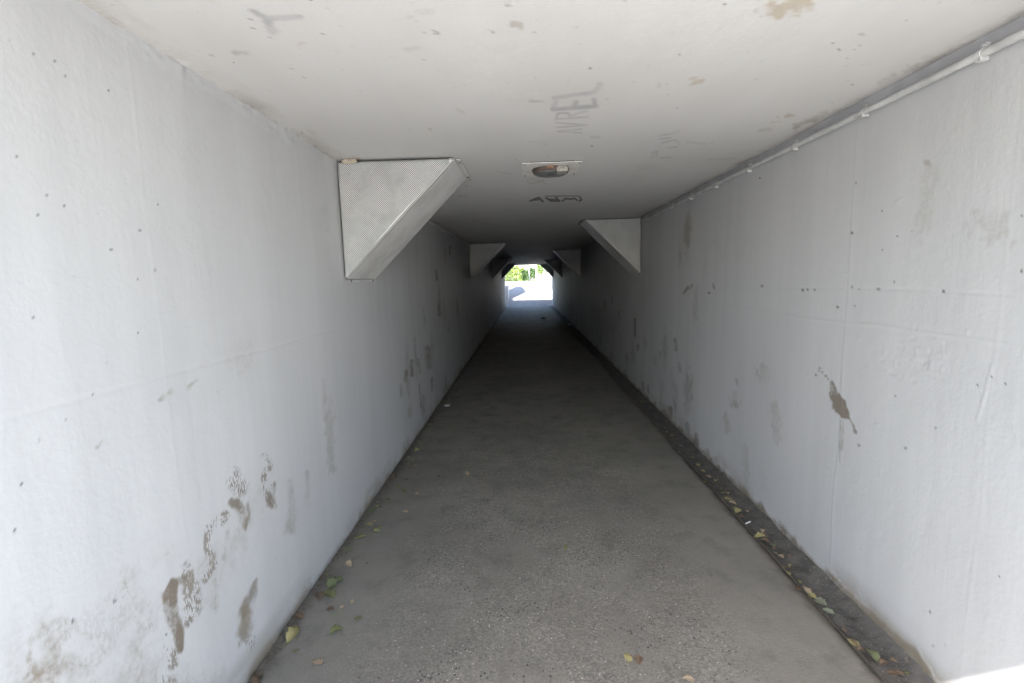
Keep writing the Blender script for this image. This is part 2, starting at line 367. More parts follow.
# ---- ceiling
Yc = steps((Y0, 1.2, .1), (1.2, 3.2, .01), (3.2, 7.5, .016), (7.5, 12, .05), (12, Y1, .15))
S = Sheet(2, ZC, Yc, np.linspace(XL-.3, XR+.3, 330)); S.h = lumps(S, 51, .0014)
p = S.paint
p('ink_shade', [(252, 10.5), (260, 15), (268, 18)], 2.4, .75, .8); p('ink_shade', [(264, 18.5), (283, 17.5), (300, 16.5)], 2.6, .8, .8); p('ink_shade', [(267, 20), (270, 28), (273, 31)], 4.0, .8, .8); p('ink_shade', [(273, 31), (280, 30.5)], 1.4, .5)
LET = [([(554, 97.5), (594, 92), (600, 85)], 2.0, .62), ([(598, 88), (600, 84)], 2.4, .5),
       ([(553, 109), (575, 107.5), (596, 106)], 2.0, .66), ([(553, 109), (556, 101)], 2.0, .6), ([(574, 107), (576, 101)], 1.9, .6), ([(595, 106), (594, 99)], 1.8, .6),
       ([(556, 119), (588, 116.5)], .9, .55), ([(556, 119), (558, 113), (568, 112.5), (571, 118)], 1.1, .55), ([(571, 116), (579, 112.5), (587, 111)], .9, .5),
       ([(556, 122.3), (587, 124.6)], .7, .55), ([(587, 124.6), (556, 127)], .7, .5),
       ([(582, 128.6), (557, 131), (582, 133)], .7, .5), ([(574, 129.5), (574, 132.5)], .6, .4)]
for pts, r, a in LET: p('ink_shade', pts, r*1.25, min(.75, a*1.1), 1.0, 1.3)
for pts in ([(659, 136), (672, 133.5), (679, 130.5)], [(662, 143), (676, 140), (679, 144)], [(652, 158), (653, 153), (657, 151.5), (656, 157)], [(660, 158), (670, 157.2)], [(668, 148), (677, 147)], [(660, 139), (670, 138)]):
    p('ink_shade', pts, 1.1, .5, .9, 1.3)
for pts, r in (([(530, 200.8), (534, 199.6), (538.5, 197.6), (543, 201.4)], .8), ([(533, 200), (540, 199.8)], .5), ([(546, 198), (551, 200.8), (559.5, 200.8)], .8), ([(549, 199.3), (557, 199.3)], .5), ([(556, 197.6), (559.5, 200.8)], .7),
               ([(562.5, 200.8), (565.5, 198.6), (571, 199.2), (574.5, 198.3), (577, 200.2)], .7), ([(580, 197.6), (581.5, 199.6), (579.5, 200.9)], .8), ([(545, 196.2), (580, 196)], .35)):
    p('black', pts, r*1.1, .85, .9)
p('peel', [(775, 10), (790, 6), (806, 2)], 8, .9, .6); p('peel', [(778, 15)], 6, .9, .6); p('peel', [(690, 82.5), (702, 80.5)], 3, .75, .8); p('peel', [(787, 116), (793, 113)], 2.4, .8); p('peel', [(771, 121), (778, 118)], 2.4, .6)
p('peel', [(530, 183), (542, 182)], 3, .5, .9); p('peel', [(343, 157.5), (358, 158.5)], 2.4, .9); p('smear', [(640, 168), (668, 170)], 3, .3, 1.2)
for pts, r in (([(505, 3), (508, 7)], .9), ([(434, 30.5), (439, 34)], .9), ([(490, 30), (494, 33.5)], .9), ([(272, 55)], 0), ([(435, 33), (438, 34)], 1)):
    if r: p('dirt', pts, r, .6)
for x, y, r in ((680, 55, 1.5), (590.5, 68, 1.3), (839, 50, 1.3), (592, 146, 1.3), (212, 55, 1.6), (250, 19, 1.2), (833, 43, 1), (323, 33, 1.2), (468, 172, .8), (470, 180, 1), (466, 186, 1), (640, 104, .7), (712, 143, .6), (760, 62, .8), (848, 80, 1), (852, 85, .9)):
    p('black', [(x, y)], r*.8, .6, 1)
for x, y, r in ((105, 17, 1.6), (180, 66, 1.6), (195, 76, 2), (222, 90, 1.3), (240, 101, 1.6), (275, 122, 1.4), (285, 129, 1.8), (315, 147, 1.6), (212, 84, 1.8), (251, 108, 2.2), (262, 115, 1.8), (296, 136, 2.2), (302, 133, 1.2), (150, 45, 2), (232, 97, 1.4)): p('dirt', [(x, y)], r, .6, 1)
for x, y in ((848, 104), (855, 100), (866, 97), (835, 112), (905, 73), (880, 84), (795, 127), (950, 52), (812, 120)): p('smear', [(x, y), (x+14, y-7)], 2.4, .55, 1.2)
for _ in range(150):
    x, y = rng.uniform(130, 1000), 205*rng.random()**1.1
    if 140+1.75*(x-330) < -99 or y > 8 + .60*(x-95) or y > 215-.53*(x-640): continue
    t = rng.random(); k = max(.5, 1.3-y/200)
    if t < .5: p('black', [(x, y)], k*rng.uniform(.5, 1.0), rng.uniform(.25, .6), 1.2)
    elif t < .85: p('smear', [(x, y), (x+rng.normal(0, 9), y+rng.normal(0, 1.5))], k*rng.uniform(1, 2.6), rng.uniform(.2, .5), 1.2)
    else: p('peel', [(x, y), (x+rng.normal(0, 3), y+rng.normal(0, 1))], k*rng.uniform(.8, 1.8), rng.uniform(.4, .8), 1)
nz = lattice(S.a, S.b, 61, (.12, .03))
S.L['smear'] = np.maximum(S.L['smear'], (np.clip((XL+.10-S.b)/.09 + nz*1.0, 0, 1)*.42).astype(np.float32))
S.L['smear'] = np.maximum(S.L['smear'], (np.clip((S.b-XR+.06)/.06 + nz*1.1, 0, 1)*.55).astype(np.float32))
S.L['smear'] = np.maximum(S.L['smear'], (np.clip(lattice(S.a, S.b, 63, (1.3, .8))*2 - .2, 0, 1)*.22).astype(np.float32))
S.h += .004*np.clip((XL+.03-S.b+.05*lattice(S.a, S.b, 62, (.07, 4)))/.03, 0, 1)*(1+1.8*lattice(S.a, S.b, 66, (.03, .02)))
for y in (4.95, 5.35, 6.9, 8.2, 10.3, 12.5, 15, 18, 21.5, 25):
    S.h += -.0025*np.exp(-((S.a-y+.012*lattice(S.a, S.b, 64, (4, .3)))/.011)**2)
    S.L['dirt'] = np.maximum(S.L['dirt'], (np.exp(-((S.a-y)/.012)**2)*.35*np.clip(lattice(S.a, S.b, 65, (4, .12))*2+.4, 0, 1)).astype(np.float32))
ce = S.build('tunnel_ceiling', M_ceil, (XL-.3, XR+.3, Y0, Y1, ZC, ZC+.35), -1)
tag(ce, 'white painted concrete tunnel ceiling with faded grey graffiti and tan peeled patches', 'ceiling')

# ------------------------------------------------------------------ floor, gutter, ground
def floor_mat():
    n = N('worn_path_concrete'); x, y, z = n.xyz()
    big = n.noise(1.1, 5, .6); mid = n.noise(5, 5, .62)
    col = n.mix(n.ramp(big, .32, .68), (.158, .146, .124), (.203, .188, .159))
    col = n.mix(n.ramp(mid, .5, .72, 0, .5), col, (.120, .109, .095))
    # smooth cement strips along both edges, rubbed aggregate between them
    wob = n.math('MULTIPLY', n.math('SUBTRACT', n.noise(2.3, 4), .5), .5)
    xm = n.math('ABSOLUTE', n.math('SUBTRACT', n.math('ADD', x, wob), .10))
    worn = n.ramp(xm, .62, 1.05, 1, 0)
    agg, ac = n.vor(115, out='both')
    sp = n.t.nodes.new('ShaderNodeSeparateColor'); n.set(sp, 0, ac)
    tone = n.ramp(sp.outputs[0], 0, 1, .72, 1.30, False)
    amt = n.math('MULTIPLY', n.math('ADD', n.math('MULTIPLY', worn, .85), .15), n.ramp(n.noise(3.1, 3), .3, .6, .35, 1))
    tn = n.t.nodes.new('ShaderNodeCombineColor')
    for k in range(3): n.set(tn, k, tone)
    col = n.mix(amt, col, n.mix(1., col, tn.outputs[0], 'MULTIPLY'))
    wh = n.ramp(sp.outputs[1], .965, .98)
    col = n.mix(n.math('MULTIPLY', n.math('MULTIPLY', wh, amt), n.ramp(agg, .1, .6, .8, 0)), col, (.62, .6, .56))
    d, c = n.vor(72, out='both'); s2 = n.t.nodes.new('ShaderNodeSeparateColor'); n.set(s2, 0, c)
    zone = n.ramp(n.noise(2.1, 4, .6), .42, .62)
    pit = n.math('MULTIPLY', n.ramp(n.math('SUBTRACT', n.ramp(s2.outputs[0], .62, 1, 0, .50), d), 0, .10), n.math('MULTIPLY', zone, worn))
    col = n.mix(n.math('MULTIPLY', pit, .85), col, (.03, .028, .026))
    stain = n.ramp(n.noise(.8, 3, .5, n.scale((1.4, .8, 1))), .56, .72, 0, .35)
    col = n.mix(stain, col, (.12, .105, .085))
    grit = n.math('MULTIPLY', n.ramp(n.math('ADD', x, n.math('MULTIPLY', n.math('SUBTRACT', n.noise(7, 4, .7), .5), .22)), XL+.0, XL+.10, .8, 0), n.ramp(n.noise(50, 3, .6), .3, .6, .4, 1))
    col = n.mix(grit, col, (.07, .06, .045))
    seam = n.ramp(n.math('ADD', x, n.math('MULTIPLY', n.math('SUBTRACT', n.noise(9, 4, .7), .5), .12)), XE-.07, XE, 0, .75)
    col = n.mix(seam, col, (.095, .082, .064))
    nb = n.bump(n.math('SUBTRACT', n.math('ADD', n.math('MULTIPLY', n.noise(150, 3, .65), .6), n.math('MULTIPLY', agg, .3)), pit), .7, .005)
    return n.done(col, n.ramp(mid, .3, .7, .62, .85), nb, spec=.3)
M_floor = floor_mat()
Yf = steps((Y0, 1.2, .1), (1.2, 6, .03), (6, 14, .1), (14, Y1, .3))
S = Sheet(2, 0., Yf, np.linspace(XL, XE, 88))
edge = np.clip((S.b-XE+.03)/.03, 0, 1)
S.h = .006*lattice(S.a, S.b, 71, (1.1, .8)) + .003*lattice(S.a, S.b, 72, (.2, .2)) - .012*edge**2 - .02*np.clip((S.b-1.0)/.4, 0, 1)*.5
fl = S.build('path', M_floor, (XL, XE, Y0, Y1, -.2, 0.), +1); tag(fl, 'grey worn concrete path running through the underpass', kind='structure')

n = N('gutter_silt')
g1 = n.mix(n.ramp(n.noise(9, 5, .65), .35, .65), (.070, .066, .060), (.115, .107, .096))
g1 = n.mix(n.ramp(n.noise(70, 3), .62, .68, 0, .7), g1, (.26, .22, .16))
M_gut = n.done(g1, .85, n.bump(n.noise(40, 5, .65), .7, .012), spec=.25)
S = Sheet(2, ZG, steps((Y0, 8, .02), (8, Y1, .2)), np.linspace(XE, XR, 14))
S.h = .018*lattice(S.a, S.b, 81, (.15, .1)) + .010*lattice(S.a, S.b, 82, (.04, .04)) + .035*np.clip((S.b-XR+.10)/.10, 0, 1)**2
gu = S.build('gutter', M_gut, (XE, XR, Y0, Y1, -.25, ZG), +1); tag(gu, 'dark silted gutter between path and right wall', kind='structure')

# terrain: level at the near mouth, ramp up beyond the far mouth, level to the horizon
RA, RB, ZR = 29.6, 41.0, 1.42
def gz(y): return 0 if y < RA else ZR if y > RB else ZR*(y-RA)/(RB-RA)
n = N('grass_ground')
gcol = n.mix(n.ramp(n.noise(.6, 6, .65), .35, .65), (.055, .085, .022), (.10, .115, .04))
M_grass = n.done(gcol, .9, n.bump(n.noise(14, 5, .7), .8, .05), spec=.2)
ys = [-600, -200, -60, -20, Y0-.002]; yb = [Y1+.002, 29.6] + list(np.linspace(30, 41, 12)) + [42, 46, 52, 60, 90, 200, 600]
bm = bmesh.new()
for seq in (ys, yb):
    prev = None
    for y in seq:
        row = [bm.verts.new((x, y, gz(y)-.03)) for x in (-600, -60, -12, -3, -1.5, 0, 1.9, 4, 14, 60, 600)]
        if prev:
            for k in range(len(row)-1): bm.faces.new((prev[k], prev[k+1], row[k+1], row[k]))
        prev = row
tag(obj('ground', bm, M_grass), 'green grassy ground around the underpass', kind='structure')
bm = bmesh.new()                                           # earth over and beside the tunnel
for x0, x1 in ((-40, XL-.31), (XR+.31, 40)): bm_box(bm, x0, x1, Y0+.4, Y1-.4, -.4, 3.0)
bm_box(bm, XL-.305, XR+.305, Y0+.4, Y1-.4, ZC+.36, 2.997)
tag(obj('embankment', bm, M_grass), 'grassy embankment carried over the tunnel', kind='structure')
M_out = plain('bounce_paving', (.57, .565, .55), .8, .14, 3); M_ramp = plain('grey_ramp_paving', (.17, .163, .152), .8, .25, 3)
bm = bmesh.new(); prev = None  # forecourt: out of view, added wide and pale to bounce light inward
for y in (-40, -20, -8, -3, Y0-.004):
    row = [bm.verts.new((x, y, -.004)) for x in (-14, 15)]
    if prev: bm.faces.new((prev[0], prev[1], row[1], row[0]))
    prev = row
tag(obj('path', bm, M_out), 'pale paved forecourt added behind the camera to bounce light into the tunnel', kind='structure')
bm = bmesh.new(); prev = None
for y in [Y1+.004, 29.6] + list(np.linspace(30.2, 41, 10)) + [43, 45.2]:
    w = 0 if y < 40 else min(9, (y-40)*4)
    row = [bm.verts.new((x, y, gz(y)-.002)) for x in (-1.9-w, 2.1+w)]
    if prev: bm.faces.new((prev[0], prev[1], row[1], row[0]))
    prev = row
tag(obj('path', bm, M_ramp), 'pale sunlit ramp rising beyond the far mouth', kind='structure')

# ------------------------------------------------------------------ headwalls and walls outside
M_conc = plain('bare_concrete', (.26, .25, .235), .85, .25, 2.5)
def headwall(ya, yb, label):
    bm = bmesh.new()
    bm_box(bm, -9, XL-.303, ya, yb, -.3, 3.3); bm_box(bm, XR+.303, 9, ya, yb, -.3, 3.3)
    bm_box(bm, XL-.303, XR+.303, ya, yb, ZC+.353, 3.298)
    tag(obj('headwall', bm, M_conc), label, 'headwall')
headwall(Y0+.003, Y0+.39, 'concrete headwall above the near mouth, behind the camera')
headwall(Y1-.39, Y1-.003, 'concrete headwall above the bright far mouth')
bm = bmesh.new()  # unseen wall, added to throw the shadow onto the far ramp
prof = [(30.6, -.2), (34.6, -.2), (34.6, 5.0), (30.6, 5.9)]
a = [bm.verts.new((-1.9, y, z)) for y, z in prof]; b = [bm.verts.new((-1.50, y, z)) for y, z in prof]
bm.faces.new(a); bm.faces.new(b[::-1])
for k in range(4): bm.faces.new((a[k], b[k], b[(k+1) % 4], a[(k+1) % 4]))
tag(obj('light_blocking_wall', bm, M_conc), 'tall unseen wall added left of the far ramp to cast the shadow on it', 'wall')
bm = bmesh.new(); bm_box(bm, -1.47, -1.12, 30.4, 33.2, -.2, 1.24, .03)
tag(obj('parapet_wall', bm, plain('pale_parapet', (.62, .62, .61), .8, .12, 4)), 'low grey parapet wall at left just outside the far mouth', 'wall')

bm = bmesh.new()  # unseen wall, added to cut the skylight entering the far mouth
prof = [(Y1+.02, -.2), (39.5, -.2), (39.5, 2.0), (Y1+.02, 4.6)]
a = [bm.verts.new((1.95, y, z)) for y, z in prof]; b = [bm.verts.new((2.3, y, z)) for y, z in prof]
bm.faces.new(a); bm.faces.new(b[::-1])
for k in range(4): bm.faces.new((a[k], b[k], b[(k+1) % 4], a[(k+1) % 4]))
tag(obj('light_blocking_wall', bm, M_conc), 'sloping unseen wall added right of the far ramp to cut skylight', 'wall')

# ------------------------------------------------------------------ triangular casings in the wall-ceiling corners
def perforated():
    n = N('perforated_white_sheet')
    u = n.t.nodes.new('ShaderNodeVectorMath'); u.operation = 'SCALE'; n.set(u, 0, n.co); u.inputs[3].default_value = 1/.0125
    x, y, z = n.xyz(u.outputs[0])
    # staggered round holes on the x-z sheet
    rr = n.math('SQRT', n.math('ADD', n.math('POWER', n.math('SUBTRACT', n.math('FRACT', x), .5), 2), n.math('POWER', n.math('SUBTRACT', n.math('FRACT', z), .5), 2)))
    x2, z2 = n.math('ADD', x, .5), n.math('ADD', z, .5)
    r2 = n.math('SQRT', n.math('ADD', n.math('POWER', n.math('SUBTRACT', n.math('FRACT', x2), .5), 2), n.math('POWER', n.math('SUBTRACT', n.math('FRACT', z2), .5), 2)))
    hole = n.ramp(n.math('MINIMUM', rr, r2), .22, .29, 1, 0)
    clog = n.ramp(n.noise(9, 4, .6), .50, .70, 1, .85)
    base = n.mix(n.ramp(n.noise(5, 5), .4, .7), (.60, .60, .585), (.50, .50, .485))
    col = n.mix(n.math('MULTIPLY', hole, clog), base, (.085, .085, .08))
    return n.done(col, .5, n.bump(n.math('SUBTRACT', 1., hole), .6, .003))
def sheet_white():
    n = N('scuffed_white_sheet')
    base = n.mix(n.ramp(n.noise(4, 5), .4, .7), (.62, .62, .605), (.50, .50, .485))
    sc = n.ramp(n.noise(30, 4, .6, n.scale((1, .5, 1))), .64, .70, 0, .5)
    return n.done(n.mix(sc, base, (.25, .24, .22)), .5, n.bump(n.noise(6, 3), .25, .01))
M_perf, M_sheet = perforated(), sheet_white()
M_screw = plain('dull_steel', (.25, .24, .23), .45, .3, 30, .7)
M_mort = plain('crumbly_mortar', (.52, .45, .35), .9, .35, 30)
CW, CH, CL = .765, .757, .72
def casing_meshes(sg):
    """sg = +1: on the left wall (opens to +x); local origin = front corner where wall meets ceiling"""
    e = .004
    A = (e, -e); B = (CW, -e); D = (e, -CH)                     # (x, z) of the triangle corners
    cut = .022
    poly = [A, (CW-cut*.2, -e), (CW-cut*.6, -cut), (e+cut*1.1, -CH+cut*.6), (e, -CH)]
    out = {}
    # perforated front: flat field, folded edge all round
    bm = bmesh.new()
    cx = sum(q[0] for q in poly)/5; cz = sum(q[1] for q in poly)/5
    def shrink(k): 
        res = []
        for q in poly: res.append((cx+(q[0]-cx)*k, cz+(q[1]-cz)*k))
        return res
    rings = [(1.0, .030), (.988, .013), (.965, .004), (.93, 0.)]
    vs = [[bm.verts.new((sg*qx, yy, qz)) for qx, qz in shrink(k)] for k, yy in rings]
    for a, b in zip(vs, vs[1:]):
        for k in range(5): bm.faces.new((a[k], a[(k+1) % 5], b[(k+1) % 5], b[k]))
    bm.faces.new(vs[-1]); bm.faces.new([bm.verts.new((v.co.x, .036, v.co.z)) for v in vs[0]][::-1])
    out['front_panel'] = (bm, M_perf)
    # sloping cover
    bm = bmesh.new()
    t = .004
    p0, p1 = (CW-.004, -.004), (.008, -CH+.004)
    sec = [(CW-.004, .034), (CW-.012, CL-.05), (CW-.06, CL)]
    def pt(x, z, y): return bm.verts.new((sg*x, y, z))
    q = [[pt(p0[0], p0[1], .022), pt(p1[0], p1[1], .022)], [pt(p0[0], p0[1], CL-.06), pt(p1[0], p1[1], CL-.06)],
         [pt(p0[0]-.02, p0[1], CL-.02), pt(p1[0], p1[1]+.02, CL-.02)], [pt(p0[0]-.07, p0[1], CL), pt(p1[0], p1[1]+.07, CL)], [pt(.004, -.006, CL), None]]
    q[4][1] = q[4][0]
    for a, b in zip(q[:3], q[1:4]): bm.faces.new((a[0], a[1], b[1], b[0]))
    bm.faces.new((q[3][0], q[3][1], q[4][0]))
    bmesh.ops.recalc_face_normals(bm, faces=bm.faces)
    bmesh.ops.solidify(bm, geom=list(bm.faces), thickness=t)
    out['sloping_cover'] = (bm, M_sheet)
    bm = bmesh.new()
    bm_tube(bm, [(sg*(CW-.020), .014, -.012), (sg*(CW*.5-.002), .012, -CH*.5-.001+.008), (sg*.018, .014, -CH+.026)], .013, 14)
    out['edge_bead'] = (bm, M_sheet)
    # rear flange screwed to wall and ceiling
    bm = bmesh.new()
    bm_box(bm, *sorted((sg*.0015, sg*.005)), .05, CL-.05, -CH-.016, -CH-.002); out['wall_flange'] = (bm, M_sheet)
    bm = bmesh.new(); bm_box(bm, *sorted((sg*(CW+.002), sg*(CW+.035))), .05, CL-.05, -.006, -.0015); out['ceiling_flange'] = (bm, M_sheet)
    for k, (x, y, z) in enumerate(((.006, .12, -CH-.009), (.006, CL-.12, -CH-.009), (CW+.019, .12, -.008), (CW+.019, CL-.12, -.008))):
        bm = bmesh.new()
        r = Matrix.Rotation(PI/2, 4, 'Y') if k < 2 else Matrix.Identity(4)
        bmesh.ops.create_cone(bm, cap_ends=True, segments=10, radius1=.008, radius2=.008, depth=.008, matrix=Matrix.Translation((sg*x, y, z)) @ r)
        out['screw.%d' % k] = (bm, M_screw)
    return out
def make_casing(sg, loc, label, group):
    root = empty('corner_casing', loc, label, 'casing', group)
    for nm, (bm, m) in casing_meshes(sg).items(): obj(nm.split('.')[0], bm, m, root)
    return root
GC = 'triangular metal casings in the tunnel corners'
cl = make_casing(+1, (XL+.003, 3.195, ZC-.006), 'perforated white triangular casing nearest the camera, on the left wall', GC)
ml = bmesh.new(); bmesh.ops.create_icosphere(ml, subdivisions=3, radius=.03)
for v in ml.verts: v.co = Vector((v.co.x*1.7+.09, v.co.y*.5-.004, v.co.z*.55-.006)) + Vector((random.uniform(-1, 1), random.uniform(-1, 1), random.uniform(-1, 1)))*.004
obj('mortar_lump', ml, M_mort, cl)
cr = make_casing(-1, (XR-.003, 6.74, ZC-.006), 'white triangular casing at the end of the conduit, nearest on the right wall', GC)
for src, x, y, lab in ((cl, XL+.003, 10.6, 'second triangular casing along the left wall, in half shadow'), (cl, XL+.003, 17.8, 'third casing along the left wall, dark against the far mouth'),
                       (cl, XL+.003, 25.0, 'farthest casing on the left wall, beside the far mouth'), (cr, XR-.003, 14.0, 'second casing along the right wall, deep in shadow'),
                       (cr, XR-.003, 21.2, 'third casing along the right wall, dark against the far mouth'), (cr, XR-.003, 27.6, 'farthest casing on the right wall, beside the far mouth')):
    c = copy_tree(src); c.location = (x, y, ZC-.006); c['label'] = lab
    for ch in list(c.children):
        if ch.name.startswith('mortar'): bpy.data.objects.remove(ch)

# ------------------------------------------------------------------ conduits with clips
M_pipe = plain('painted_conduit', (.54, .54, .53), .45, .25, 9)
def conduit(x, sg, ya, yb, z, rad, clips, label):
    root = empty('conduit', (x, ya, z), label, 'conduit')
    bm = bmesh.new(); k = max(3, int((yb-ya)/.5))
    bm_tube(bm, [(0, i*(yb-ya)/k, random.uniform(-.003, .003)) for i in range(k+1)], rad, 12)
    obj('pipe', bm, M_pipe, root, smooth=True)
    for y in clips:
        bm = bmesh.new()
        bm_tube(bm, [(0, y-ya-.009, 0), (0, y-ya+.009, 0)], rad+.003, 14)
        bm_box(bm, *sorted((sg*.004, sg*(rad+.006))), y-ya-.011, y-ya+.011, rad*.6, rad+.022, .001)
        bm_box(bm, *sorted((sg*-.012, sg*(rad+.006))), y-ya-.010, y-ya+.010, -rad-.010, -rad*.7, .001)
        c = obj('clip', bm, M_pipe, root)
        bm = bmesh.new(); bmesh.ops.create_cone(bm, cap_ends=True, segments=10, radius1=.006, radius2=.005, depth=.008, matrix=Matrix.Translation((sg*.004, y-ya, rad+.014)) @ Matrix.Rotation(PI/2, 4, 'Y'))
        obj('screw', bm, M_pipe, c)
conduit(XR-.022, +1, Y0+.02, 6.72, 2.370, .0138, [.65, 1.23, 1.81, 2.39, 2.97, 3.55, 4.14, 4.74, 5.33, 5.92, 6.5], 'white painted conduit pipe clipped along the top of the right wall')
conduit(XL+.018, -1, 3.98, 10.56, 2.385, .012, [4.5, 5.4, 6.3, 7.2, 8.1, 9.0, 9.9], 'thin conduit along the left wall top behind the nearest casing')

# ------------------------------------------------------------------ broken ceiling lamp
M_rust = plain('rusted_lamp_tin', (.13, .092, .072), .75, .6, 40)
M_dark = plain('gap_shade_black', (.02, .018, .016), .9, .2, 20)  # near-black colour stands for the shade in the lamp's gaps
M_glass = plain('broken_opal_rim', (.17, .175, .17), .6, .5, 30)
M_cer = plain('ceramic_socket', (.36, .34, .29), .5, .45, 40)
LX, LY = .20, 3.62
lamp = empty('ceiling_lamp', (LX, LY, ZC), 'broken round ceiling lamp with rusty base on a square plate', 'lamp')
bm = bmesh.new(); bm_box(bm, -.205, .205, -.205, .205, -.013, -.007, .002); obj('mounting_plate', bm, plain('plate_paint', (.66, .64, .60), .6, .15, 10), lamp)
bm = bmesh.new(); bm_box(bm, -.15, .15, -.19, .19, -.0068, -.0005); obj('gap_shade', bm, M_dark, lamp)  # black block in the gap above the plate, painted as its shade
def lathe(prof, n=40, jag=0):
    bm = bmesh.new(); rings = []
    for i, (r, z) in enumerate(prof):
        rings.append([bm.verts.new((r*math.cos(k*2*PI/n), r*math.sin(k*2*PI/n), z+(random.uniform(-jag, jag) if jag and i in (len(prof)-1, len(prof)-2) else 0))) for k in range(n)])
    for a, b in zip(rings, rings[1:]):
        for k in range(n): bm.faces.new((a[k], a[(k+1) % n], b[(k+1) % n], b[k]))
    return bm
bm = lathe([(.128, -.0135), (.128, -.018)]); obj('neck', bm, M_dark, lamp, smooth=True)
bm = lathe([(.02, -.015), (.134, -.016), (.134, -.021), (.122, -.042), (.116, -.042), (.112, -.030), (.02, -.030)]); obj('housing', bm, M_rust, lamp, smooth=True)
bm = lathe([(.110, -.030), (.116, -.043), (.108, -.049), (.06, -.052), (.02, -.048), (.02, -.044), (.06, -.047), (.102, -.045), (.106, -.030)], 44, .004); obj('broken_cover', bm, M_glass, lamp)
bm = bmesh.new(); bm_box(bm, .035, .118, -.128, -.02, -.055, -.012, .014); so = obj('socket', bm, M_cer, lamp)
bm = bmesh.new(); bm_box(bm, .055, .095, -.1305, -.1275, -.036, -.028, .001); obj('terminal', bm, M_screw, so)
bm = bmesh.new(); bmesh.ops.create_icosphere(bm, subdivisions=2, radius=.02, matrix=Matrix.Translation((-.01, -.13, -.02)) @ Matrix.Diagonal((1.3, .6, .7, 1))); obj('rust_flake', bm, plain('rust_scale', (.33, .19, .12), .8, .4, 40), lamp)
for sx in (-1, 1):
    for sy in (-1, 1):
        bm = bmesh.new(); bmesh.ops.create_cone(bm, cap_ends=True, segments=10, radius1=.007, radius2=.006, depth=.005, matrix=Matrix.Translation((sx*.185, sy*.185, -.0145))); obj('screw', bm, M_screw, lamp)

# ------------------------------------------------------------------ fallen leaves and litter
def leaf_mat(name, a, b):
    n = N(name); f = n.noise(30, 4, .6)
    col = n.mix(n.ramp(f, .38, .64), a, b)
    col = n.mix(n.ramp(n.noise(90, 3), .64, .72, 0, .8), col, (.06, .045, .025))
    return n.done(col, .6, n.bump(n.noise(60, 3), .4, .003))
LM = {'olive': leaf_mat('olive_leaf', (.17, .17, .07), (.10, .115, .045)), 'green': leaf_mat('green_leaf', (.14, .155, .075), (.10, .115, .055)),
      'yellow': leaf_mat('yellow_leaf', (.32, .28, .12), (.22, .19, .085)), 'tan': leaf_mat('tan_leaf', (.38, .30, .20), (.27, .20, .13)),
      'brown': leaf_mat('brown_leaf', (.15, .095, .055), (.09, .06, .04)), 'grey': leaf_mat('grey_green_leaf', (.20, .21, .15), (.13, .14, .09))}
def leaf_mesh(seed):
    r = random.Random(seed); bm = bmesh.new()
    n = 9; L = 1.0; wid = r.uniform(.30, .44); curl = r.uniform(.2, .9); bend = r.uniform(-.5, .9); lob = r.uniform(.08, .28)
    rows = []
    for i in range(n+1):
        t = i/n; w = wid*math.sin(PI*min(1, t**.75))**.8*(1+lob*math.sin(t*19+seed)) + .002
        x = (t-.5)*L; zc = bend*.5*(t-.5)**2 + .03*math.sin(t*6+seed)
        row = []
        for k in (-1, -.55, 0, .55, 1):
            row.append(bm.verts.new((x + .05*abs(k)*L, k*w*(1-.2*curl), zc + curl*w*k*k*(1.2 if k > 0 else .8) + r.uniform(-.012, .012))))
        rows.append(row)
    for a, b in zip(rows, rows[1:]):
        for k in range(4): bm.faces.new((a[k], a[k+1], b[k+1], b[k]))
    zmin = min(v.co.z for v in bm.verts)
    for v in bm.verts: v.co.z -= zmin
    bmesh.ops.recalc_face_normals(bm, faces=bm.faces)
    bmesh.ops.solidify(bm, geom=list(bm.faces), thickness=.012)
    bm_tube(bm, [(-.5, 0, -zmin+.01), (-.64, .02, .03), (-.78, .07, .02)], [.016, .013, .010], 6)
    for f in bm.faces: f.smooth = True
    me = bpy.data.meshes.new('fallen_leaf'); bm.to_mesh(me); bm.free(); return me
shapes = {c: [] for c in LM}
for c in LM:
    for k in range(4):
        me = leaf_mesh(k*13 + len(c)*7); me.materials.append(LM[c]); shapes[c].append(me)
cnt = [0]
def leaf(px, py, size, c, label, group, z=None):
    cnt[0] += 1
    zz = .002 if z is None else z
    P = spot(px, py, 2, zz)
    if z is None and P[0] > XE-.01: P = spot(px, py, 2, ZG+.012); zz = P[2]; P[0] = min(P[0], XR-.02); size *= .8
    o = bpy.data.objects.new('fallen_leaf', shapes[c][cnt[0] % 4]); C.objects.link(o)
    P[0] = max(P[0], XL+size*.45)
    o.location = (P[0], P[1], zz); o.rotation_euler = (random.uniform(-.2, .2), random.uniform(-.15, .15), random.uniform(0, 2*PI)); o.scale = (size*(1.12 if size > .05 else 1.25),)*3
    tag(o, label, 'leaf', group)
GL, GR, GF = 'fallen leaves along the left wall', 'fallen leaves in the right gutter', 'leaves scattered on the path'
